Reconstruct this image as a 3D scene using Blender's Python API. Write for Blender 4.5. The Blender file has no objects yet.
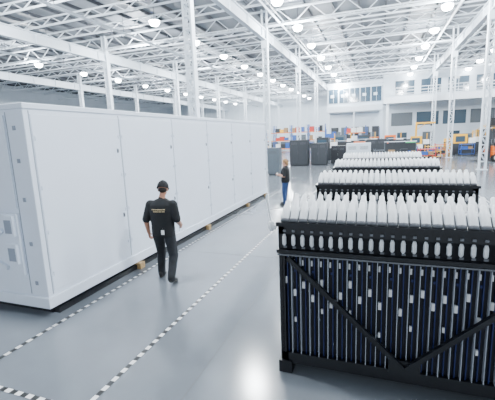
import bpy, math, random
from mathutils import Vector, Matrix
random.seed(7)
S = bpy.context.scene
H = 2.5

# ------------------------------------------------------------------ materials
def mat(name, col, rough=0.5, metal=0.0, noise=0.0, nscale=8.0, emis=None, estr=0.0, spec=0.5, bump=0.0):
    m = bpy.data.materials.new(name); m.use_nodes = True
    nt = m.node_tree; b = nt.nodes['Principled BSDF']
    b.inputs['Base Color'].default_value = (*col, 1)
    b.inputs['Roughness'].default_value = rough
    b.inputs['Metallic'].default_value = metal
    b.inputs['Specular IOR Level'].default_value = spec
    if noise > 0 or bump > 0:
        tc = nt.nodes.new('ShaderNodeTexCoord'); n = nt.nodes.new('ShaderNodeTexNoise')
        n.inputs['Scale'].default_value = nscale; n.inputs['Detail'].default_value = 5
        nt.links.new(tc.outputs['Object'], n.inputs['Vector'])
        if noise > 0:
            r = nt.nodes.new('ShaderNodeValToRGB')
            r.color_ramp.elements[0].position = 0.3; r.color_ramp.elements[1].position = 0.7
            r.color_ramp.elements[0].color = (*[max(0, c*(1-noise)) for c in col], 1)
            r.color_ramp.elements[1].color = (*[min(1, c*(1+noise)) for c in col], 1)
            nt.links.new(n.outputs['Fac'], r.inputs['Fac']); nt.links.new(r.outputs['Color'], b.inputs['Base Color'])
        if bump > 0:
            bp = nt.nodes.new('ShaderNodeBump'); bp.inputs['Strength'].default_value = bump
            bp.inputs['Distance'].default_value = 0.02
            nt.links.new(n.outputs['Fac'], bp.inputs['Height']); nt.links.new(bp.outputs['Normal'], b.inputs['Normal'])
    if emis:
        b.inputs['Emission Color'].default_value = (*emis, 1); b.inputs['Emission Strength'].default_value = estr
    return m
M = {}
M['floor'] = mat('polished_concrete', (0.150, 0.168, 0.190), 0.17, noise=0.17, nscale=0.5, spec=0.65)
M['joint'] = mat('joint_filler', (0.08, 0.09, 0.10), 0.5)
M['wall'] = mat('painted_wall_panel', (0.60, 0.67, 0.74), 0.6, noise=0.04, nscale=0.6)
M['deck'] = mat('roof_deck', (0.19, 0.21, 0.235), 0.6, noise=0.06, nscale=1.0)
M['steel'] = mat('white_painted_steel', (0.64, 0.70, 0.76), 0.45, noise=0.03, nscale=3)
M['steelg'] = mat('grey_joist_steel', (0.045, 0.05, 0.06), 0.5, noise=0.05, nscale=3)
M['white'] = mat('container_white_paint', (0.76, 0.83, 0.94), 0.30, noise=0.015, nscale=2)
M['seam'] = mat('seam_grey', (0.30, 0.34, 0.42), 0.6)
M['latch'] = mat('latch_dark', (0.06, 0.06, 0.07), 0.4)
M['black'] = mat('black_powdercoat', (0.004, 0.005, 0.008), 0.38, noise=0.1, nscale=10)
M['blacki'] = mat('black_interior', (0.003, 0.004, 0.010), 0.6)
M['cap'] = mat('white_plastic_cap', (0.76, 0.79, 0.82), 0.3)
M['capg'] = mat('grey_plastic_neck', (0.15, 0.16, 0.18), 0.4)
M['strip'] = mat('aluminium_strip', (0.45, 0.49, 0.56), 0.4, metal=0.2)
M['blue'] = mat('blue_strip', (0.010, 0.020, 0.10), 0.4)
M['label'] = mat('white_label', (0.82, 0.83, 0.84), 0.6)
M['print'] = mat('pale_shirt_print', (0.55, 0.45, 0.27), 0.8)
M['tw'] = mat('tape_white', (0.80, 0.80, 0.80), 0.45)
M['tb'] = mat('tape_black', (0.010, 0.010, 0.010), 0.45)
M['wood'] = mat('timber_block', (0.42, 0.28, 0.13), 0.8, noise=0.2, nscale=20)
M['lamp'] = mat('lamp_refractor', (1, 1, 1), 0.5, emis=(0.95, 0.98, 1.0), estr=80)
M['dgrey'] = mat('dark_grey_cabinet', (0.022, 0.026, 0.032), 0.45, noise=0.1)
M['mgrey'] = mat('mid_grey_cabinet', (0.08, 0.10, 0.12), 0.45, noise=0.05)
M['glass'] = mat('window_glass', (0.04, 0.07, 0.10), 0.1)
M['orange'] = mat('orange_paint', (0.80, 0.15, 0.012), 0.4)
M['red'] = mat('red_paint', (0.55, 0.03, 0.02), 0.4)
M['yellow'] = mat('yellow_paint', (0.80, 0.42, 0.012), 0.4)
M['green'] = mat('green_paint', (0.03, 0.35, 0.12), 0.5)
M['carton'] = mat('cardboard', (0.32, 0.20, 0.10), 0.8, noise=0.1)
M['bluep'] = mat('blue_paint', (0.02, 0.09, 0.35), 0.4)
M['rubber'] = mat('rubber', (0.02, 0.02, 0.02), 0.8)
M['skin'] = mat('skin', (0.46, 0.22, 0.14), 0.5)
M['skinf'] = mat('skin_fair', (0.58, 0.31, 0.22), 0.5)
M['tee'] = mat('black_cotton', (0.005, 0.006, 0.008), 0.85, noise=0.2, nscale=12)
M['pants'] = mat('charcoal_trousers', (0.014, 0.016, 0.020), 0.85, noise=0.25, nscale=10)
M['jeans'] = mat('blue_denim', (0.02, 0.05, 0.15), 0.85, noise=0.25, nscale=12)
M['shoe'] = mat('black_shoe', (0.010, 0.010, 0.011), 0.5)
M['sole'] = mat('shoe_sole', (0.05, 0.05, 0.05), 0.8)
M['beanie'] = mat('black_cap_cloth', (0.005, 0.005, 0.007), 0.9, bump=0.3, nscale=60)
M['hair'] = mat('dark_hair', (0.012, 0.008, 0.006), 0.6)
M['blond'] = mat('blond_hair', (0.28, 0.15, 0.06), 0.55)
M['eye'] = mat('eye_white', (0.8, 0.8, 0.8), 0.2)
M['iris'] = mat('iris', (0.05, 0.03, 0.02), 0.2)
M['lip'] = mat('lips', (0.40, 0.14, 0.12), 0.5)

# ------------------------------------------------------------------ mesh builder
class MB:
    def __init__(s): s.v = []; s.f = []; s.m = []; s.ml = []; s.sm = []
    def mi(s, k):
        if k not in s.ml: s.ml.append(k)
        return s.ml.index(k)
    def add(s, vs, fs, k, smooth=False):
        o = len(s.v); s.v += [tuple(v) for v in vs]; i = s.mi(k)
        for f in fs: s.f.append([a+o for a in f]); s.m.append(i); s.sm.append(smooth)
    def box(s, x0, x1, y0, y1, z0, z1, k):
        vs = [(x, y, z) for z in (z0, z1) for y in (y0, y1) for x in (x0, x1)]
        s.add(vs, [(0,2,3,1),(4,5,7,6),(0,1,5,4),(2,6,7,3),(0,4,6,2),(1,3,7,5)], k)
    def beam(s, p, q, w, h, k, up=(0,0,1)):
        p = Vector(p); q = Vector(q); d = (q-p).normalized(); up = Vector(up)
        if abs(d.dot(up)) > 0.98: up = Vector((0,1,0))
        a = d.cross(up).normalized(); b = a.cross(d)
        vs = []
        for e in (p, q):
            for sa, sb in ((-1,-1),(1,-1),(1,1),(-1,1)): vs.append(e + a*sa*w/2 + b*sb*h/2)
        s.add(vs, [(0,1,2,3),(7,6,5,4),(0,4,5,1),(1,5,6,2),(2,6,7,3),(3,7,4,0)], k)
    def rev(s, p, q, prof, n, k, smooth=True):
        """prof: list of (t, r) along p->q"""
        p = Vector(p); q = Vector(q); d = (q-p); dn = d.normalized()
        up = Vector((0,0,1)) if abs(dn.z) < 0.9 else Vector((0,1,0))
        a = dn.cross(up).normalized(); b = dn.cross(a)
        vs = []; fs = []
        for t, r in prof:
            c = p + d*t
            for i in range(n):
                an = 2*math.pi*i/n; vs.append(c + (a*math.cos(an)+b*math.sin(an))*r)
        for j in range(len(prof)-1):
            for i in range(n):
                i2 = (i+1) % n; fs.append((j*n+i, j*n+i2, (j+1)*n+i2, (j+1)*n+i))
        fs.append(tuple(range(n))[::-1]); L = (len(prof)-1)*n; fs.append(tuple(L+i for i in range(n)))
        s.add(vs, fs, k, smooth)
    def cyl(s, p, q, r, n, k, r2=None): s.rev(p, q, [(0, r), (1, r if r2 is None else r2)], n, k, False)
    def ell(s, c, r, k, n=16, m=10, R=None):
        vs = []; fs = []
        for j in range(m+1):
            ph = -math.pi/2 + math.pi*j/m
            for i in range(n):
                th = 2*math.pi*i/n
                v = Vector((r[0]*math.cos(ph)*math.cos(th), r[1]*math.cos(ph)*math.sin(th), r[2]*math.sin(ph)))
                if j in (0, m): v = Vector((1e-4*math.cos(th), 1e-4*math.sin(th), r[2]*(1 if j else -1)))
                if R: v = R @ v
                vs.append(Vector(c)+v)
        for j in range(m):
            for i in range(n):
                i2 = (i+1) % n; fs.append((j*n+i, j*n+i2, (j+1)*n+i2, (j+1)*n+i))
        fs.append(tuple(range(n))[::-1]); fs.append(tuple(m*n+i for i in range(n)))
        s.add(vs, fs, k, True)
    def mesh(s, name):
        me = bpy.data.meshes.new(name); me.from_pydata(s.v, [], s.f)
        for k in s.ml: me.materials.append(M[k])
        me.polygons.foreach_set('material_index', s.m); me.polygons.foreach_set('use_smooth', s.sm)
        me.update(); return me
    def obj(s, name, parent=None, loc=None, rotz=0, bevel=0):
        o = bpy.data.objects.new(name, s.mesh(name)); S.collection.objects.link(o)
        if parent: o.parent = parent
        if loc: o.location = loc
        o.rotation_euler = (0, 0, rotz)
        if bevel:
            b = o.modifiers.new('bevel', 'BEVEL'); b.width = bevel; b.segments = 2; b.limit_method = 'ANGLE'
        return o
def empty(name, loc=(0,0,0), rotz=0):
    e = bpy.data.objects.new(name, None); e.empty_display_size = 0.2
    S.collection.objects.link(e); e.location = loc; e.rotation_euler = (0, 0, rotz); return e
def inst(o, name, loc, rotz=0):
    n = bpy.data.objects.new(name, o.data); S.collection.objects.link(n); n.location = loc; n.rotation_euler = (0,0,rotz)
    for m in o.modifiers:
        b = n.modifiers.new(m.name, m.type)
        if m.type == 'BEVEL': b.width = m.width; b.segments = m.segments; b.limit_method = m.limit_method
    return n

# ------------------------------------------------------------------ shell
X0, X1, Y0, Y1, ZR = -50, 31, -8, 84, 11.2
b = MB(); b.box(X0, X1, Y0, Y1, -0.3, 0, 'floor'); b.obj('floor')
b = MB()
for y in (1.4, 6.9, 12.4, 17.9, 25, 36, 47): b.box(X0+1, X1-1, y-0.006, y+0.006, 0, 0.0015, 'joint')
for x in (-12, -1.75, 4.2, 10): b.box(x-0.006, x+0.006, Y0, 70, 0, 0.0015, 'joint')
b.obj('floor_joints')
b = MB(); b.box(X0, X1, Y0, Y1, ZR, ZR+0.2, 'deck'); b.obj('ceiling')
def ribbed(x0, x1, y0, y1, axis, name):
    b = MB(); b.box(x0, x1, y0, y1, 0, ZR, 'wall')
    if axis == 'x':
        for i in range(int((x1-x0)/1.5)): b.box(x0+i*1.5, x0+i*1.5+0.08, y0-0.04, y0, 0, ZR-.02, 'steel')
        b.box(x0, x1, y0-0.06, y0, 0, 1.1, 'mgrey')
    return b.obj(name)
ribbed(X0, X1, Y1, Y1+0.3, 'x', 'wall_back')
ribbed(X0-0.3, X0, Y0, Y1, 'y', 'wall_left')
ribbed(X1, X1+0.3, Y0, Y1, 'y', 'wall_right')

b = MB()
x = X0+1
while x < X1:
    b.box(x-0.05, x+0.05, Y0+.2, Y1-.2, ZR-0.22, ZR-0.02, 'steelg'); x += 1.7
b.obj('roof_purlins')
b = MB()
y = 3.2
while y < Y1-1:
    main = abs(((y-14.2) % 11)) < 0.1 or abs(((y-14.2) % 11)-11) < 0.1
    zt, zb = ZR-0.28, ZR-(1.35 if main else 0.85)
    w = 0.2 if main else 0.09
    b.box(X0+.1, X1-.1, y-w/2, y+w/2, zt-0.08, zt, 'steel'); b.box(X0+.1, X1-.1, y-w/2, y+w/2, zb, zb+0.1, 'steel')
    st = 1.13 if main else 0.85
    n = int((X1-X0-1)/st)
    for i in range(n):
        xa = X0+.5+i*st
        b.beam((xa, y, zb+.05 if i % 2 else zt-.04), (xa+st, y, zt-.04 if i % 2 else zb+.05), 0.05, 0.05, 'steel')
    y += 2.75
b.obj('roof_joists')

colY = [3.2, 14.2, 25.2, 36.2, 47.2, 58.2, 69.2, 80.2]
colX = [-34.6, -21.1, -7.5, 5.95, 19.5]
b = MB()
for x in colX:
    b.box(x-0.15, x+0.15, Y0+1, Y1-.3, 9.0, 9.06, 'steel'); b.box(x-0.15, x+0.15, Y0+1, Y1-.3, 9.64, 9.7, 'steel')
    b.box(x-0.03, x+0.03, Y0+1, Y1-.3, 9.06, 9.64, 'steel')
    yy = Y0+2
    while yy < Y1-2:
        b.box(x-0.13, x+0.13, yy-.02, yy+.02, 9.06, 9.64, 'steel'); yy += 2.75
b.obj('crane_runway_beams')
b = MB()
for x, z, r, k in ((-6.4, 10.0, .07, 'steel'), (-6.1, 10.0, .05, 'mgrey'), (-16, 9.6, .08, 'steel'), (-27, 9.6, .08, 'steel'), (4.6, 10.1, .09, 'steel'), (7.3, 10.1, .06, 'steel')):
    ye = 47 if x > -8 else Y1-.4
    b.cyl((x, 2, z), (x, ye, z), r, 10, k)
    yy = 4.6
    while yy < ye-2: b.box(x-.012, x+.012, yy-.012, yy+.012, z, ZR-.3, 'steelg'); yy += 5.5
b.obj('ceiling_pipes')
# laced column
c = MB()
for sx in (-1, 1):
    c.box(sx*0.165-0.04, sx*0.165+0.04, -0.15, 0.15, 0.03, ZR-0.2, 'steel')
z = 0.5; k = 0
while z < ZR-1.2:
    for sy in (-.13, .13):
        c.beam((-0.15 if k % 2 else 0.15, sy, z), (0.15 if k % 2 else -0.15, sy, z+0.5), 0.05, 0.03, 'steel')
        c.box(-.15, .15, sy-.012, sy+.012, z-.03, z+.03, 'steel')
    z += 0.5; k += 1
c.box(-0.27, 0.27, -0.24, 0.24, 0, 0.04, 'steel')
c.box(-0.22, 0.22, -0.2, 0.2, 8.5, 8.99, 'steel')
first = None
for x in colX:
    for y in colY:
        if (x > -9 and y < 5) or (x > 0 and 48 < y < 60): continue
        if x == -7.5 and y > 58 and y < 59: continue
        if first is None: first = c.obj('steel_column', loc=(x, y, 0))
        else: inst(first, 'steel_column', (x, y, 0))

# lamps: hood with a bowl-shaped prismatic refractor
L = MB()
L.rev((0,0,0.0), (0,0,0.34), [(0, .34), (0.12, .34), (0.45, .22), (0.7, .12), (1, .08)], 20, 'steel')
L.rev((0,0,-0.27), (0,0,0.0), [(0, .17), (.2, .245), (.6, .31), (1, .33)], 20, 'lamp')
L.cyl((0,0,.34), (0,0,1.15), .015, 6, 'steelg')
lampo = None
for i, x in enumerate((-37, -29, -21.9, -13.1, -5.3, 3.7, 10.2, 17, 25)):
    for j in range(14):
        y = 4.3+5.35*j
        if lampo is None: lampo = L.obj('high_bay_lamp', loc=(x, y, 9.75))
        else: inst(lampo, 'high_bay_lamp', (x, y, 9.75))
for x in (-29, -17.5, -5.3, 3.7, 14):
    for j in range(8):
        y = 4.3+5.35*1.9*j
        ld = bpy.data.lights.new('bay_light', 'POINT'); ld.energy = 2500; ld.shadow_soft_size = 0.28; ld.color = (0.92, 0.97, 1.0)
        lo = bpy.data.objects.new('bay_light', ld); S.collection.objects.link(lo); lo.location = (x, y, 9.15)

# ------------------------------------------------------------------ white enclosure
e = empty('white_equipment_container', (-7.15, 3.63, 0))
W, Ln, Z0, Z1 = 2.65, 11.1, 0.12, 3.05
b = MB()
b.box(0, W, 0, Ln, Z0+.16, Z1, 'white')
b.box(-.02, W+.03, -.03, Ln+.03, Z0, Z0+.17, 'white')
b.box(-.02, W+.025, -.02, Ln+.02, Z1-.05, Z1+.03, 'white')
b.obj('shell', e, bevel=0.012)
b = MB()
b.box(.1, W-.08, .1, Ln-.1, 0.0, Z0, 'blacki')  # black base boxes: shadow of the gap under the shell put in as colour
b.box(W-.08, W+.035, .12, Ln-.05, 0.0, .085, 'black')
b.obj('base_shadow_gap', e)
b = MB()
for yy in (2.0, 5.1, 8.4, 10.6): b.box(W-.02, W+.12, yy, yy+.14, 0.0, Z0, 'wood')
b.obj('timber_blocks', e)
b = MB(); s = MB()
nd = 6; dw = (Ln-0.16)/nd
for i in range(nd):
    y0 = .08+i*dw
    b.box(W-.005, W+.008, y0+.022, y0+dw-.010, Z0+.24, Z1-.12, 'white')
    s.box(W, W+.003, y0-.004, y0+.012, Z0+.2, Z1-.07, 'seam')
    for zz in (.62, 1.25, 1.9, 2.6):
        s.box(W+.008, W+.020, y0+.045, y0+.070, zz-.03, zz+.03, 'white')
        s.box(W+.008, W+.020, y0+dw-.06, y0+dw-.035, zz-.03, zz+.03, 'white')
    for zz in (1.15, 2.35):
        s.box(W+.008, W+.022, y0+dw-.12, y0+dw-.09, zz-.04, zz+.04, 'seam')
        s.box(W+.022, W+.028, y0+dw-.115, y0+dw-.095, zz-.025, zz+.025, 'latch')
b.obj('door_leaves', e, bevel=0.004)
s.obj('hinges_and_latches', e)
b = MB()
b.box(W-.34, W-.325, -.004, 0, Z0+.2, Z1-.08, 'seam')
b.box(.2, W-.36, -.02, .01, 1.62, Z1-.12, 'white')
b.box(W-1.1, W-.36, -.05, .01, .62, 1.55, 'white')
for i in range(2):
    b.box(W-.60, W-.40, -.09, -.04, .80+i*.42, 1.10+i*.42, 'white')
    b.box(W-.57, W-.43, -.094, -.088, .84+i*.42, 1.04+i*.42, 'seam')
b.beam((W-.95, -.07, 1.15), (W-.65, -.07, 1.3), .05, .06, 'white')
b.beam((W-.95, -.07, .85), (W-.65, -.07, .72), .05, .06, 'white')
for zz in (.5, 1.1, 1.75, 2.3, 2.75):
    b.box(W-.22, W-.17, -.012, .0, zz-.03, zz+.03, 'seam')
b.obj('end_service_panel', e, bevel=0.005)

# ------------------------------------------------------------------ module racks
def rack_mesh():
    b = MB(); RW = 2.42; D = .95; N = 26; sp = RW/(N+0.4)
    for yy in (0, D-.08):
        b.box(0, RW, yy, yy+.08, .10, .22, 'black')
        b.box(0, RW, yy, yy+.08, 1.50, 1.60, 'black')
        for xx in (0, RW-.06): b.box(xx, xx+.06, yy, yy+.08, .10, 1.60, 'black')
    for xx in (0, RW-.08):
        b.box(xx, xx+.08, 0, D, .10, .22, 'black'); b.box(xx, xx+.06, 0, D, 1.53, 1.60, 'black')
    for xx in (-.02, RW-.12):
        for yy in (-.03, D-.11): b.box(xx, xx+.14, yy, yy+.14, 0, .13, 'black')
    b.box(.04, RW-.04, .06, D-.06, .14, 1.58, 'blacki')
    b.box(-.02, RW+.02, -.02, D+.02, 1.58, 1.62, 'black')
    b.box(-.01, RW+.01, -.05, .0, 1.315, 1.35, 'black')
    b.box(-.01, RW+.01, -.03, .0, 1.285, 1.300, 'capg')
    b.beam((.10, -.035, 1.27), (RW/2, -.035, .26), .045, .045, 'black', up=(0,1,0))
    b.beam((RW-.10, -.035, 1.27), (RW/2, -.035, .26), .045, .045, 'black', up=(0,1,0))
    b.box(RW/2-.14, RW/2+.14, -.03, .0, .2, .34, 'black')
    for i in range(N):
        x = sp*(.7+i)
        for (ya, yb) in ((.03, .19), (.45, .61)):
            b.rev((x, ya, 1.63), (x, yb, 1.795), [(0, .034), (.06, .041), (.55, .041), (.68, .037), (.76, .028), (.95, .027), (1, .018)], 12, 'cap')
            b.rev((x, ya-.004, 1.615), (x, ya+.02, 1.645), [(0, .043), (1, .043)], 12, 'capg')
            b.box(x-.016, x+.016, yb+.02, yb+.20, 1.61, 1.69, 'capg')
        b.rev((x, -.012, 1.385), (x, -.012, 1.50), [(0, .010), (.15, .021), (.75, .021), (1, .012)], 8, 'cap')
        b.box(x-.010, x+.024, -.008, .0, 1.36, 1.38, 'capg')
        b.box(x-.012, x+.016, -.016, .0, 1.525, 1.545, 'capg')
        b.box(x-.033, x-.027, .0, .06, .22, 1.27, 'strip')
        b.box(x+.012, x+.022, .03, .06, .22, 1.27, 'blue')
        b.box(x-.020, x-.004, .045, .055, 1.17, 1.225, 'label')
        zz = [1.02, .90, .96, .86, 1.0, .80, .92][i % 7] + random.uniform(-.03, .03)
        b.box(x-.016, x+.012, .03, .052, zz-.035, zz+.035, 'label')
        if i % 3 == 1: b.box(x-.010, x+.010, .03, .052, zz-.32, zz-.27, 'label')
        if i % 2: b.box(x-.008, x+.010, .04, .052, 1.10, 1.125, 'blue')
    return b
rk = rack_mesh().obj('module_rack', loc=(-.93, 3.40, 0))
rks = [rk] + [inst(rk, 'module_rack', (-.93-.02*y+.07, y, 0)) for y in (6.15, 9.2, 12.3)]
for r_ in rks: r_.scale = (1, 1, 1.018)
b = MB()
b.rev((0,0,0), (0,0,.10), [(0,.020),(.1,.026),(.9,.026),(1,.018)], 12, 'cap')
b.cyl((0,0,.08), (-.045,0,.36), .010, 8, 'cap'); b.cyl((-.045,0,.36), (-.02,.0,.375), .010, 8, 'cap')
b.box(-.03, .052, -.012, .012, .02, .06, 'cap')
b.obj('white_cable_arm', loc=(-1.005, 3.42, 1.55))

# ------------------------------------------------------------------ floor tape
b = MB()
def tape(x0, y0, x1, y1, w=.055, st=.075):
    d = Vector((x1-x0, y1-y0)); n = int(d.length/st); u = d.normalized(); p = Vector((-u.y, u.x))*w/2
    for i in range(n):
        a = Vector((x0,y0))+u*st*i; c = a+u*st
        b.add([(*(a-p), .003), (*(a+p), .003), (*(c+p), .003), (*(c-p), .003)], [(0,3,2,1)], 'tb' if i % 2 else 'tw')
tape(-2.6, 1.2, -2.6, 17); tape(-4.22, 1.2, -4.22, 3.4); tape(-4.22, 3.4, -4.22, 15.6); tape(-9, 2.26, -2.64, 2.26)
tape(-4.2, 15.6, -2.64, 15.6)
tape(3.6, 14, 3.6, 34); tape(-2.6, 17, -2.6, 34)
b.obj('floor_marking_tape')

# ------------------------------------------------------------------ mezzanine + offices
MY = 48.0
b = MB()
b.box(.5, X1-.1, MY+.14, MY+5, 6.05, 6.45, 'steel')
b.box(.5, X1-.1, MY, MY+.14, 5.85, 6.6, 'steel')
for zz in (6.9, 7.25, 7.6): b.box(.5, X1-.1, MY+.04, MY+.09, zz-.03, zz+.03, 'steel')
x = .6
while x < X1-.2: b.box(x-.03, x+.03, MY+.04, MY+.09, 6.5, 7.6, 'steel'); x += 1.2
for x in (1.0, 11.5, 25): b.box(x-.15, x+.15, MY+.4, MY+.7, 0, 6.05, 'steel')
b.obj('mezzanine_walkway')
b = MB()
WY = MY+5.05
b.box(.5, X1-.1, WY+.1, WY+.4, 0, 9.9, 'wall')
b.box(.5, X1-.1, WY, WY+.1, 9.6, 9.95, 'steel')
for i in range(9):
    xa = 2+i*3.1
    b.box(xa, xa+2.3, WY+.03, WY+.1, 7.2, 9.0, 'glass'); b.box(xa-.06, xa+2.36, WY, WY+.04, 7.12, 7.2, 'steel'); b.box(xa-.06, xa+2.36, WY, WY+.04, 9.0, 9.08, 'steel')
    b.box(xa+1.12, xa+1.18, WY, WY+.04, 7.2, 9.0, 'steel')
    b.box(xa+.4, xa+1.6, WY+.03, WY+.1, .02, 2.3, 'mgrey' if i % 2 else 'glass')
    b.box(xa-.4, xa+2.2, WY+.03, WY+.1, 3.2, 4.9, 'glass' if i % 3 else 'mgrey')
b.obj('side_office_wall')
b = MB()
sx0, sy = 8.6, MY-1.6
n = 30
for i in range(n):
    x = sx0+i*.3; z = (i+1)*6.05/n
    b.box(x, x+.31, sy, sy+1.2, z-.05, z, 'mgrey')
for yy in (sy-.03, sy+1.23):
    b.beam((sx0-.1, yy, 0), (sx0+n*.3, yy, 6.0), .05, .3, 'yellow')
    b.beam((sx0-.1, yy, 1.0), (sx0+n*.3, yy, 7.0), .05, .05, 'yellow')
    for i in range(0, n, 3): b.box(sx0+i*.3-.02, sx0+i*.3+.02, yy-.02, yy+.02, i*6.05/n, i*6.05/n+1.1, 'yellow')
b.box(sx0+n*.3, sx0+n*.3+1.3, sy, MY-.02, 5.75, 5.84, 'mgrey')
b.obj('mezzanine_staircase')
b = MB()
b.box(-7.2, .4, 56, 56.4, 5.7, 9.6, 'wall'); b.box(-7.3, .4, 55.6, 56, 5.6, 6.4, 'steel'); b.box(-7.3, .4, 55.7, 56.1, 9.3, 9.7, 'steel')
b.box(-7.2, .4, 58, 58.3, 0, 5.7, 'wall'); b.box(-7.3, .4, 56, 58.3, 5.5, 5.7, 'steel')
for i in range(5):
    xa = -7.0+i*1.5
    b.box(xa, xa+1.3, 55.94, 56, 6.9, 8.9, 'glass'); b.box(xa+.63, xa+.67, 55.92, 55.95, 6.9, 8.9, 'steel')
    b.box(xa+.25, xa+.75, 55.9, 55.93, 7.7, 8.1, 'wall')
    b.box(xa+.1, xa+1.2, 57.93, 58, .1, 3.4, 'mgrey' if i % 2 else 'dgrey')
for xa in (-7.1, -3.5, .1): b.box(xa, xa+.2, 55.7, 55.9, 0, 5.6, 'steel')
b.obj('upper_office')
def cabinet(name, x, y, w, d, h, k, rot=0, doors=2):
    b = MB(); b.box(0, w, 0, d, .06, h, k); b.box(.04, w-.04, .04, d-.04, 0, .06, 'blacki')
    for i in range(doors):
        a = .02+i*(w-.04)/doors; c = a+(w-.04)/doors-.02
        b.box(a, c, -.02, 0, .12, h-.05, k); b.box(c-.06, c-.035, -.04, -.02, h*.45, h*.6, 'latch')
        for j in range(5): b.box(a+.1, c-.1, -.024, -.02, h-.35+j*.04, h-.335+j*.04, 'latch')
    return b.obj(name, loc=(x, y, 0), rotz=rot, bevel=0.006)
cabinet('grey_cabinet', -6.75, 22.5, .75, .8, 1.75, 'mgrey', doors=1)
cabinet('control_cabinet', -6.9, 29.5, 1.5, .8, 2.1, 'dgrey')
cabinet('control_cabinet', -5.2, 29.8, 1.3, .8, 1.8, 'dgrey')
cabinet('control_cabinet', -3.7, 31.0, 1.2, .8, 1.5, 'black')
cabinet('white_cabinet', -1.75, 22, 1.35, 1.0, 1.9, 'wall')
cabinet('control_cabinet', -.9, 33, 1.6, .8, 1.9, 'dgrey')
def pallet_rack(x, y, w=2.7, d=1.0, h=4, lv=3, rot=0, dark=False):
    b = MB(); fr = 'dgrey' if dark else 'bluep'
    for xx in (0, w-.08):
        for yy in (0, d-.08): b.box(xx, xx+.08, yy, yy+.08, 0, h, fr)
        for k in range(int(h)): b.beam((xx+.04, .04, k+.1), (xx+.04, d-.04, k+.9), .04, .04, fr)
    for l in range(lv):
        z = .35+l*(h-.2)/lv
        for yy in (0, d-.06): b.box(0, w, yy, yy+.05, z-.1, z, 'orange' if not dark else 'dgrey')
        b.box(.02, w-.02, .02, d-.02, z, z+.03, 'wood')
        xx = .12
        while xx < w-.7:
            ww = random.uniform(.4, .8); hh = random.uniform(.4, .95)
            b.box(xx, xx+ww, .1, d-.1, z+.03, z+.03+hh, random.choice(['carton', 'label', 'dgrey', 'mgrey', 'dgrey', 'bluep', 'black', 'red', 'yellow'] if not dark else ['dgrey', 'black', 'mgrey']))
            xx += ww+.08
    return b.obj('pallet_rack', loc=(x, y, 0), rotz=rot)
for i in range(3): pallet_rack(-7.1+i*2.8, 52.5+.2*i, w=(2.7, 2.7, 1.7)[i], h=3.2+.3*(i % 2), lv=2 + i % 2)
pallet_rack(10.2, 41.5, w=2.2, h=3.6, dark=True)
for i in range(4): pallet_rack(-19.5+i*2.9, 60, h=4.2)
for i in range(6): pallet_rack(-32+i*2.9, 38+(i % 2)*10.5, h=3.6)
for i in range(3): pallet_rack(20.6+i*2.9, 43.3, h=3, lv=2)
for i in range(2): pallet_rack(12.9+i*2.8, 42.2, h=3.2, lv=3)
def workbench(x, y, w=2.2):
    b = MB(); b.box(0, w, 0, .8, .86, .92, 'mgrey')
    for xx in (.03, w-.09):
        for yy in (.03, .71): b.box(xx, xx+.06, yy, yy+.06, 0, .86, 'mgrey')
    b.box(.03, w-.03, .1, .7, .25, .28, 'mgrey')
    for xx in (.03, w-.09): b.box(xx, xx+.06, .71, .77, .92, 1.75, 'mgrey')
    b.box(.03, w-.03, .73, .76, 1.1, 1.65, 'dgrey'); b.box(.3, .75, .3, .6, .92, 1.2, 'carton'); b.box(1.1, 1.6, .3, .5, .92, 1.25, 'dgrey')
    b.box(.03, w-.03, .5, .77, 1.75, 1.79, 'steel')
    return b.obj('workbench', loc=(x, y, 0))
for p in ((-6.8, 37.0), (-4.0, 37), (-1.3, 38.2), (1.0, 40.5), (-6.5, 42), (-3, 43), (0.4, 27.5)): workbench(*p)
def machine(x, y, k, w=1.8, h=1.7):
    b = MB(); b.box(0, w, 0, 1.1, .08, h*.55, 'dgrey'); b.box(.1, w*.6, .1, 1.0, h*.55, h, k); b.box(w*.66, w-.08, .2, .8, h*.55, h*.8, 'label')
    b.box(.2, w*.5, .08, .1, h*.62, h*.9, 'glass')
    for xx in (.05, w-.2):
        for yy in (.05, .9): b.box(xx, xx+.15, yy, yy+.15, 0, .08, 'black')
    b.cyl((w*.85, .5, h*.8), (w*.85, .5, h*1.15), .04, 8, 'yellow')
    return b.obj('assembly_machine', loc=(x, y, 0), bevel=.02)
machine(-2.2, 34.5, 'orange'); machine(2.4, 37, 'green', 1.6, 1.5); machine(3.2, 42.5, 'yellow', 2.0, 1.9); machine(-5.2, 46.0, 'mgrey', 2.4, 2.3); machine(-2.4, 46.2, 'dgrey', 2.4, 2.2); machine(8.0, 43.5, 'mgrey', 2.0, 2.0)
machine(6.9, 40.0, 'yellow', 2.0, 2.0); machine(.6, 45.0, 'orange', 2.2, 2.1); machine(12.0, 33.5, 'mgrey', 2.0, 2.1); machine(-5.5, 34.0, 'dgrey', 2.0, 2.2)
def cart(x, y, k, rot=0):
    b = MB()
    for sx in (0, 1.1):
        for sy in (0, .6): b.box(sx, sx+.04, sy, sy+.04, .14, 1.2, k); b.cyl((sx+.0, sy+.02, .07), (sx+.04, sy+.02, .07), .07, 12, 'rubber')
    for z in (.16, .6, 1.05): b.box(0, 1.14, 0, .64, z, z+.04, k)
    b.box(.1, .6, .1, .5, .64, .9, 'bluep'); b.box(.65, 1.0, .12, .5, .64, .85, 'carton'); b.box(.15, .9, .1, .5, .2, .5, 'dgrey')
    return b.obj('parts_cart', loc=(x, y, 0), rotz=rot)
cart(2.0, 33, 'bluep'); cart(4.1, 35.0, 'yellow', .3); cart(7.2, 38.0, 'bluep', .1); cart(-.2, 30, 'mgrey', .2); cart(8.3, 29.0, 'dgrey'); cart(3.0, 30.0, 'red', .2); cart(5.2, 39.0, 'red')
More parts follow.
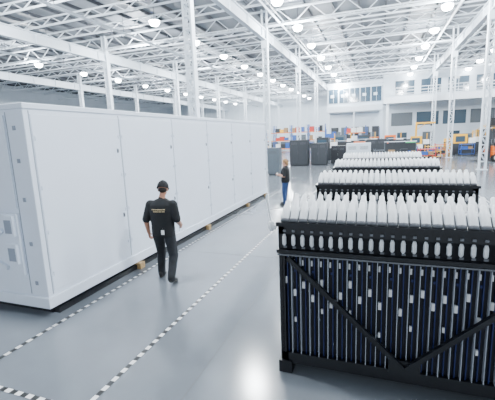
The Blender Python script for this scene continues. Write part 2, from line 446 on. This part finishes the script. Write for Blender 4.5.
for p in ((7.0, 44), (6.4, 41.6), (7.6, 46.0)):
    b = MB(); b.rev((0,0,0), (0,0,1.6), [(0,.1),(.94,.1),(1,.04)], 14, 'yellow'); b.cyl((0,0,0), (0,0,.03), .18, 14, 'yellow'); b.cyl((0,0,1.1),(0,0,1.22),.104,14,'tb'); b.obj('yellow_bollard', loc=(*p, 0))
b = MB(); b.cyl((0,0,0),(0,0,3.4),.1,14,'yellow'); b.beam((0,0,3.3),(1.9,0,3.3),.12,.18,'yellow'); b.beam((.08,0,2.6),(.9,0,3.2),.05,.05,'yellow'); b.cyl((1.5,0,3.2),(1.5,0,2.2),.015,6,'dgrey'); b.box(1.42,1.58,-.08,.08,2.95,3.2,'dgrey'); b.cyl((0,0,0),(0,0,.03),.28,14,'yellow')
b.obj('jib_crane', loc=(4.0, 45, 0))
def forklift(x, y, rot):
    e = empty('forklift', (x, y, 0), rot)
    b = MB()
    b.box(-.5, .5, -.9, .7, .28, .75, 'orange'); b.box(-.5, .5, -1.05, -.45, .5, 1.1, 'orange'); b.box(-.45, .45, .45, .7, .75, 1.15, 'orange')
    b.obj('body', e, bevel=.05)
    b = MB()
    for sx in (-.45, .45):
        b.beam((sx, .6, 1.1), (sx, .35, 2.15), .06, .06, 'black'); b.beam((sx, -.8, 1.05), (sx, -.6, 2.15), .06, .06, 'black')
        b.beam((sx, -.65, 2.15), (sx, .4, 2.15), .06, .06, 'black')
    for k in range(5): b.beam((-.45, -.6+k*.24, 2.15), (.45, -.6+k*.24, 2.15), .04, .04, 'black')
    b.obj('overhead_guard', e)
    b = MB()
    for sx in (-.28, .28): b.box(sx-.05, sx+.05, .78, .92, .08, 2.4, 'dgrey')
    for z in (.3, 1.2, 2.3): b.box(-.28, .28, .8, .88, z, z+.1, 'dgrey')
    b.box(-.45, .45, .92, .97, .15, .6, 'dgrey')
    for sx in (-.25, .25): b.box(sx-.06, sx+.06, .95, 2.0, .06, .11, 'dgrey')
    b.obj('mast_and_forks', e)
    b = MB()
    for sx in (-.52, .40):
        for yy, r in ((.5, .28), (-.7, .24)):
            b.cyl((sx, yy, r), (sx+.14, yy, r), r, 22, 'rubber'); b.cyl((sx-.01, yy, r), (sx+.15, yy, r), r*.5, 14, 'label')
    b.obj('wheels', e)
    b = MB(); b.box(-.25, .25, -.45, .05, .75, .88, 'black'); b.box(-.25, .25, -.5, -.4, .85, 1.4, 'black'); b.cyl((0, .45, 1.0), (0, .3, 1.25), .02, 8, 'black'); b.cyl((0, .29, 1.25), (0, .3, 1.27), .16, 16, 'black'); b.obj('seat_and_steering', e, bevel=.02)
forklift(8.3, 32.0, 2.2)
forklift(10.3, 37.0, 1.2)

# ------------------------------------------------------------------ people
def eval_obj(me, voxel, smooth_it=6):
    o = bpy.data.objects.new('tmp', me); S.collection.objects.link(o)
    r = o.modifiers.new('r', 'REMESH'); r.mode = 'VOXEL'; r.voxel_size = voxel
    s = o.modifiers.new('s', 'SMOOTH'); s.factor = 0.5; s.iterations = smooth_it
    dg = bpy.context.evaluated_depsgraph_get(); dg.update()
    n = bpy.data.meshes.new_from_object(o.evaluated_get(dg)); bpy.data.objects.remove(o); return n
def seg(b, p, q, r1, r2, k='tee'):
    L = (Vector(q)-Vector(p)).length or 1e-4
    pr = []
    for i in range(6): a = math.pi/2*(1-i/5); pr.append((-math.sin(a)*r1/L, max(.0006, math.cos(a)*r1)))
    for i in range(6): a = math.pi/2*i/5; pr.append((1+math.sin(a)*r2/L, max(.0006, math.cos(a)*r2)))
    b.rev(p, q, pr, 16, k)
def torso(b, rings):
    n = 28; vs = []; fs = []
    for (cx, cy, z, rx, ry) in rings:
        for i in range(n):
            a = 2*math.pi*i/n; c, s = math.cos(a), math.sin(a)
            vs.append((cx+rx*math.copysign(abs(c)**.85, c), cy+ry*math.copysign(abs(s)**.85, s), z))
    for j in range(len(rings)-1):
        for i in range(n): i2 = (i+1) % n; fs.append((j*n+i, j*n+i2, (j+1)*n+i2, (j+1)*n+i))
    fs.append(tuple(range(n))[::-1]); l = (len(rings)-1)*n; fs.append(tuple(l+i for i in range(n)))
    b.add(vs, fs, 'tee')
def figure(name, loc, rotz, P):
    e = empty(name, loc, rotz)
    b = MB(); segs = []
    def S_(p, q, r1, r2, k): seg(b, p, q, r1, r2); segs.append((Vector(p), Vector(q), r1, r2, k))
    rings = P['torso']; torso(b, rings)
    for s in ('L', 'R'):
        hip, kn, an = P['hip'+s], P['knee'+s], P['ank'+s]
        S_(hip, kn, P['rt'], P['rk'], P['leg']); S_(kn, an, P['rk'], P['ra'], P['leg'])
        S_(an, (an[0], an[1], an[2]-.03), P['ra'], P['ra'], P['leg'])
        sh, el, wr = P['sh'+s], P['el'+s], P['wr'+s]
        cut = Vector(sh).lerp(Vector(el), .92)
        S_((sh[0]*.55, sh[1], sh[2]+.012), sh, .062, P['rs'], P['top'])
        S_(sh, tuple(cut), P['rs'], P['rs']*.86, P['top'])
        S_(tuple(cut), el, P['re'], P['re'], P['skin']); S_(el, wr, P['re'], P['rw'], P['skin'])
    nz = rings[-1][2]; ny = rings[-1][1]
    hc = Vector(P['head'])
    S_((0, ny, nz-.03), (hc.x*.8, hc.y-.015, hc.z-.07), .058, .052, P['skin'])
    S_((0, ny, nz-.05), (0, ny, nz-.01), .075, .062, P['top'])
    me = eval_obj(b.mesh('b'), .011, 5)
    me.materials.clear(); keys = [P['top'], P['leg'], P['skin']]
    for k in keys: me.materials.append(M[k])
    idx = []
    for p in me.polygons:
        c = p.center; best = 1e9; bk = P['top']
        for (a, q, r1, r2, k) in segs:
            d = q-a; t = max(0, min(1, (c-a).dot(d)/max(1e-9, d.length_squared)))
            v = (c-(a+d*t)).length-(r1+(r2-r1)*t)
            if v < best: best = v; bk = k
        for j in range(len(rings)-1):
            r0, r1_ = rings[j], rings[j+1]
            if r0[2]-.012 <= c.z <= r1_[2]+.012:
                t = max(0, min(1, (c.z-r0[2])/(r1_[2]-r0[2]))); rx = r0[3]+(r1_[3]-r0[3])*t; ry = r0[4]+(r1_[4]-r0[4])*t
                cy = r0[1]+(r1_[1]-r0[1])*t
                v = (math.hypot((c.x-r0[0])/rx, (c.y-cy)/ry)-1)*min(rx, ry)
                if v-.008 < best: best = v-.008; bk = P['top'] if c.z > rings[0][2]-.01 else P['leg']
        if c.z < P['hem']: bk = P['leg'] if bk != P['skin'] else bk
        idx.append(keys.index(bk))
    me.polygons.foreach_set('material_index', idx)
    me.polygons.foreach_set('use_smooth', [True]*len(me.polygons))
    o = bpy.data.objects.new('body', me); S.collection.objects.link(o); o.parent = e
    for s in ('L', 'R'):
        wr, el = Vector(P['wr'+s]), Vector(P['el'+s])
        y = (Vector(P['hd'+s]) if P.get('hd'+s) else (wr-el)).normalized()
        nrm = Vector(P['pn'+s]).normalized(); nrm = (nrm-y*nrm.dot(y)).normalized(); x = y.cross(nrm)
        if P['th'+s] < 0: x = -x
        h = MB(); f = lambda a, c, d: wr + x*a + y*c + nrm*d
        hs = P['hs']
        for t in (-.028, -.01, .01, .028): seg(h, f(t*.7*hs, .005, 0), f(t*hs, .085*hs, 0), .015*hs, .0135*hs)
        for t, ln, r in ((.031, .070, .0088), (.0105, .079, .009), (-.0105, .073, .0088), (-.031, .057, .0078)):
            p = Vector((t*hs, .088*hs, 0)); ang = .25*P['curl']
            for kk, fr in enumerate((.42, .32, .26)):
                q = p+Vector((t*.06, math.cos(ang), math.sin(ang)))*ln*fr*hs
                seg(h, f(*p), f(*q), r*hs*(1-.06*kk), r*hs*(.94-.06*kk)); p = q; ang += .45*P['curl']
        seg(h, f(.022*hs, .025*hs, .003), f(.047*hs, .058*hs, .012), .014*hs, .012*hs)
        seg(h, f(.047*hs, .058*hs, .012), f(.056*hs, .088*hs, .02), .011*hs, .009*hs)
        hm = eval_obj(h.mesh('h'), .0035, 2); hm.materials.clear(); hm.materials.append(M[P['skin']])
        hm.polygons.foreach_set('material_index', [0]*len(hm.polygons)); hm.polygons.foreach_set('use_smooth', [True]*len(hm.polygons))
        o = bpy.data.objects.new('hand_'+s.lower(), hm); S.collection.objects.link(o); o.parent = e
    R = Matrix.Rotation(P['yaw'], 3, 'Z') @ Matrix.Rotation(P['nod'], 3, 'X')
    h = MB(); T = lambda x, y, z: hc + R @ Vector((x, y, z))
    h.ell(T(0, -.008, .02), (.078, .095, .098), 'skin', 24, 16, R)
    h.ell(T(0, .022, -.045), (.058, .066, .068), 'skin', 20, 14, R)
    seg(h, T(0, .080, .012), T(0, .100, -.022), .009, .014)
    h.ell(T(0, .055, -.092), (.026, .026, .018), 'skin', 12, 8, R)
    for sx in (-1, 1):
        h.ell(T(sx*.080, -.008, -.012), (.012, .020, .034), 'skin', 12, 8, R)
        seg(h, T(sx*.015, .083, .030), T(sx*.045, .074, .030), .008, .007)
    hm = eval_obj(h.mesh('hh'), .0055, 3); hm.materials.clear(); hm.materials.append(M[P['skin']])
    hm.polygons.foreach_set('material_index', [0]*len(hm.polygons)); hm.polygons.foreach_set('use_smooth', [True]*len(hm.polygons))
    o = bpy.data.objects.new('head', hm); S.collection.objects.link(o); o.parent = e
    f = MB()
    for sx in (-1, 1):
        f.ell(T(sx*.031, .078, .010), (.013, .010, .008), 'eye', 12, 8, R); f.ell(T(sx*.031, .0865, .010), (.006, .004, .006), 'iris', 10, 6, R)
        seg(f, T(sx*.018, .091, .031), T(sx*.045, .081, .033), .003, .003, P['hair'])
    f.ell(T(0, .086, -.052), (.022, .008, .007), 'lip', 12, 8, R)
    f.obj('face_features', e)
    P['extra'](e, T, R)
    f = MB()
    for s in ('L', 'R'):
        a = P['ank'+s]; fx = P.get('toe'+s, 0); tilt = P.get('tilt'+s, 0)
        R2 = Matrix.Rotation(fx, 3, 'Z') @ Matrix.Rotation(tilt, 3, 'X')
        toe = Vector((0, .15, 0.0)); piv = Vector((a[0], a[1], 0)) + Matrix.Rotation(fx, 3, 'Z') @ toe
        g = lambda x, y, z: piv + R2 @ (Vector((x, y, z)) - toe)
        f.ell(g(0, .05, .045), (.050, .145, .045), P['shoe'], 18, 10, R2); f.ell(g(0, -.03, .07), (.047, .065, .06), P['shoe'], 14, 10, R2)
        f.ell(g(0, .05, .018), (.054, .15, .018), 'sole', 18, 8, R2)
    f.obj('shoes', e)
    return e

def man_extra(e, T, R):
    f = MB()
    # cap: crown shell, rolled edge, top button and a short bill over the brow
    n = 28; vs = []; fs = []
    for j in range(9):
        ph = -.10+(math.pi/2+.08)*j/8
        for i in range(n):
            a = 2*math.pi*i/n
            vs.append(T(.100*math.cos(ph)*math.cos(a), -.014+.118*math.cos(ph)*math.sin(a), .026+.130*max(math.sin(ph), -.2)**1 if False else .026+.130*math.sin(ph)))
    for j in range(8):
        for i in range(n): i2 = (i+1) % n; fs.append((j*n+i, j*n+i2, (j+1)*n+i2, (j+1)*n+i))
    f.add(vs, fs, 'beanie', True)
    for i in range(n):
        a = 2*math.pi*i/n; a2 = 2*math.pi*(i+1)/n
        seg(f, T(.101*math.cos(a), -.014+.119*math.sin(a), .014), T(.101*math.cos(a2), -.014+.119*math.sin(a2), .014), .008, .008, 'beanie')
    f.ell(T(0, -.014, .157), (.012, .012, .006), 'beanie', 10, 6, R)
    f.ell(T(0, .125, .020), (.070, .065, .008), 'beanie', 20, 8, R)
    f.obj('cap', e)
    f = MB(); f.ell(T(0, -.038, -.022), (.074, .070, .052), 'hair', 18, 10, R)
    f.obj('hair', e)
    f = MB(); random.seed(3)
    for row, (z, x0, x1, k) in enumerate(((1.335, -.125, .125, 'print'), (1.300, -.10, .10, 'print'))):
        x = x0
        while x < x1:
            w = random.choice((.010, .014, .012)); yy = -.145+abs(x)**2*.9
            f.box(x, x+w, yy-.004, yy+.04, z-.008, z+.008, k); x += w+random.choice((.005, .005, .012))
    f.obj('shirt_print', e)
    f = MB(); f.box(.03, .085, -.168, -.16, .90, .98, 'label'); f.box(.055, .060, -.168, -.14, .98, 1.02, 'black'); f.obj('id_badge', e)
man = dict(torso=[(0,0,.84,.205,.152),(0,0,.95,.206,.156),(0,.0,1.05,.204,.152),(0,0,1.18,.214,.150),(0,0,1.30,.230,.146),(0,.003,1.40,.224,.126),(0,.008,1.455,.170,.100),(0,.014,1.50,.09,.076)],
    hipL=(-.105,0,.88), kneeL=(-.155,.17,.50), ankL=(-.185,.17,.10), hipR=(.105,0,.87), kneeR=(.14,.03,.47), ankR=(.165,-.19,.14),
    rt=.108, rk=.084, ra=.068, leg='pants', top='tee', skin='skin', hair='hair', shoe='shoe', hem=.845,
    shL=(-.210,0,1.400), elL=(-.285,-.065,1.13), wrL=(-.295,.02,.89), shR=(.210,0,1.400), elR=(.280,-.03,1.13), wrR=(.25,.18,1.00),
    rs=.082, re=.050, rw=.034, head=(0.03,.05,1.665), yaw=.15, nod=-.38, hs=1.0, curl=1.4,
    pnL=(1,0.2,0), pnR=(-1,0,.2), thL=-1, thR=1, toeL=.1, toeR=-.1, tiltR=-.35, extra=man_extra)
figure('man_walking', (-3.54, 5.27, 0), .15, man)

def woman_extra(e, T, R):
    f = MB()
    f.ell(T(0, -.022, .034), (.090, .098, .102), 'blond', 20, 14, R)
    f.ell(T(0, -.078, -.03), (.072, .05, .095), 'blond', 18, 12, R)
    f.ell(T(0, -.105, .03), (.04, .045, .04), 'blond', 14, 10, R)
    f.obj('hair', e)
    f = MB(); f.box(-.09, .09, .30, .312, 1.02, 1.14, 'label'); f.box(-.10, .10, .312, .318, 1.00, 1.16, 'black'); f.obj('clipboard', e)
woman = dict(torso=[(0,0,.80,.185,.145),(0,0,.88,.188,.146),(0,.0,.98,.178,.138),(0,0,1.08,.180,.138),(0,.01,1.18,.190,.145),(0,-.0,1.27,.188,.116),(0,-.006,1.32,.13,.08),(0,-.006,1.355,.07,.06)],
    hipL=(-.085,0,.82), kneeL=(-.11,.03,.45), ankL=(-.13,.0,.095), hipR=(.085,0,.82), kneeR=(.11,.05,.45), ankR=(.15,.07,.095),
    rt=.100, rk=.072, ra=.056, leg='jeans', top='tee', skin='skinf', hair='blond', shoe='shoe', hem=.805,
    shL=(-.165,0,1.275), elL=(-.24,-.03,1.04), wrL=(-.12,.19,1.05), shR=(.165,0,1.275), elR=(.24,-.03,1.04), wrR=(.12,.19,1.05),
    hdL=(.2,1,.1), hdR=(-.2,1,.1),
    rs=.064, re=.043, rw=.030, head=(0.0,.02,1.49), yaw=.0, nod=-.15, hs=.9, curl=1.0,
    pnL=(0.2,0,1), pnR=(-.2,0,1), thL=-1, thR=1, extra=woman_extra)
we = figure('woman_standing', (-3.12, 12.6, 0), 1.5, woman)
we.scale = (1.04, 1.04, 1.04)

# ------------------------------------------------------------------ world
w = bpy.data.worlds.new('World'); S.world = w; w.use_nodes = True
w.node_tree.nodes['Background'].inputs['Color'].default_value = (0.82, 0.91, 1.0, 1)
w.node_tree.nodes['Background'].inputs['Strength'].default_value = 1.4

# ------------------------------------------------------------------ camera
f = 358.0
Xa = Vector((992, -23, 358)).normalized()
Ya = Vector((131, 68, -358)); Ya = (Ya - Xa*Ya.dot(Xa)).normalized()
Za = Xa.cross(Ya)
cam = bpy.data.cameras.new('camera'); co = bpy.data.objects.new('camera', cam); S.collection.objects.link(co)
cam.sensor_width = 36; cam.lens = f/495*36; cam.clip_end = 300
m = Matrix((Xa, Ya, Za)).to_4x4(); m.translation = Vector((0, 0, H)); co.matrix_world = m
S.camera = co
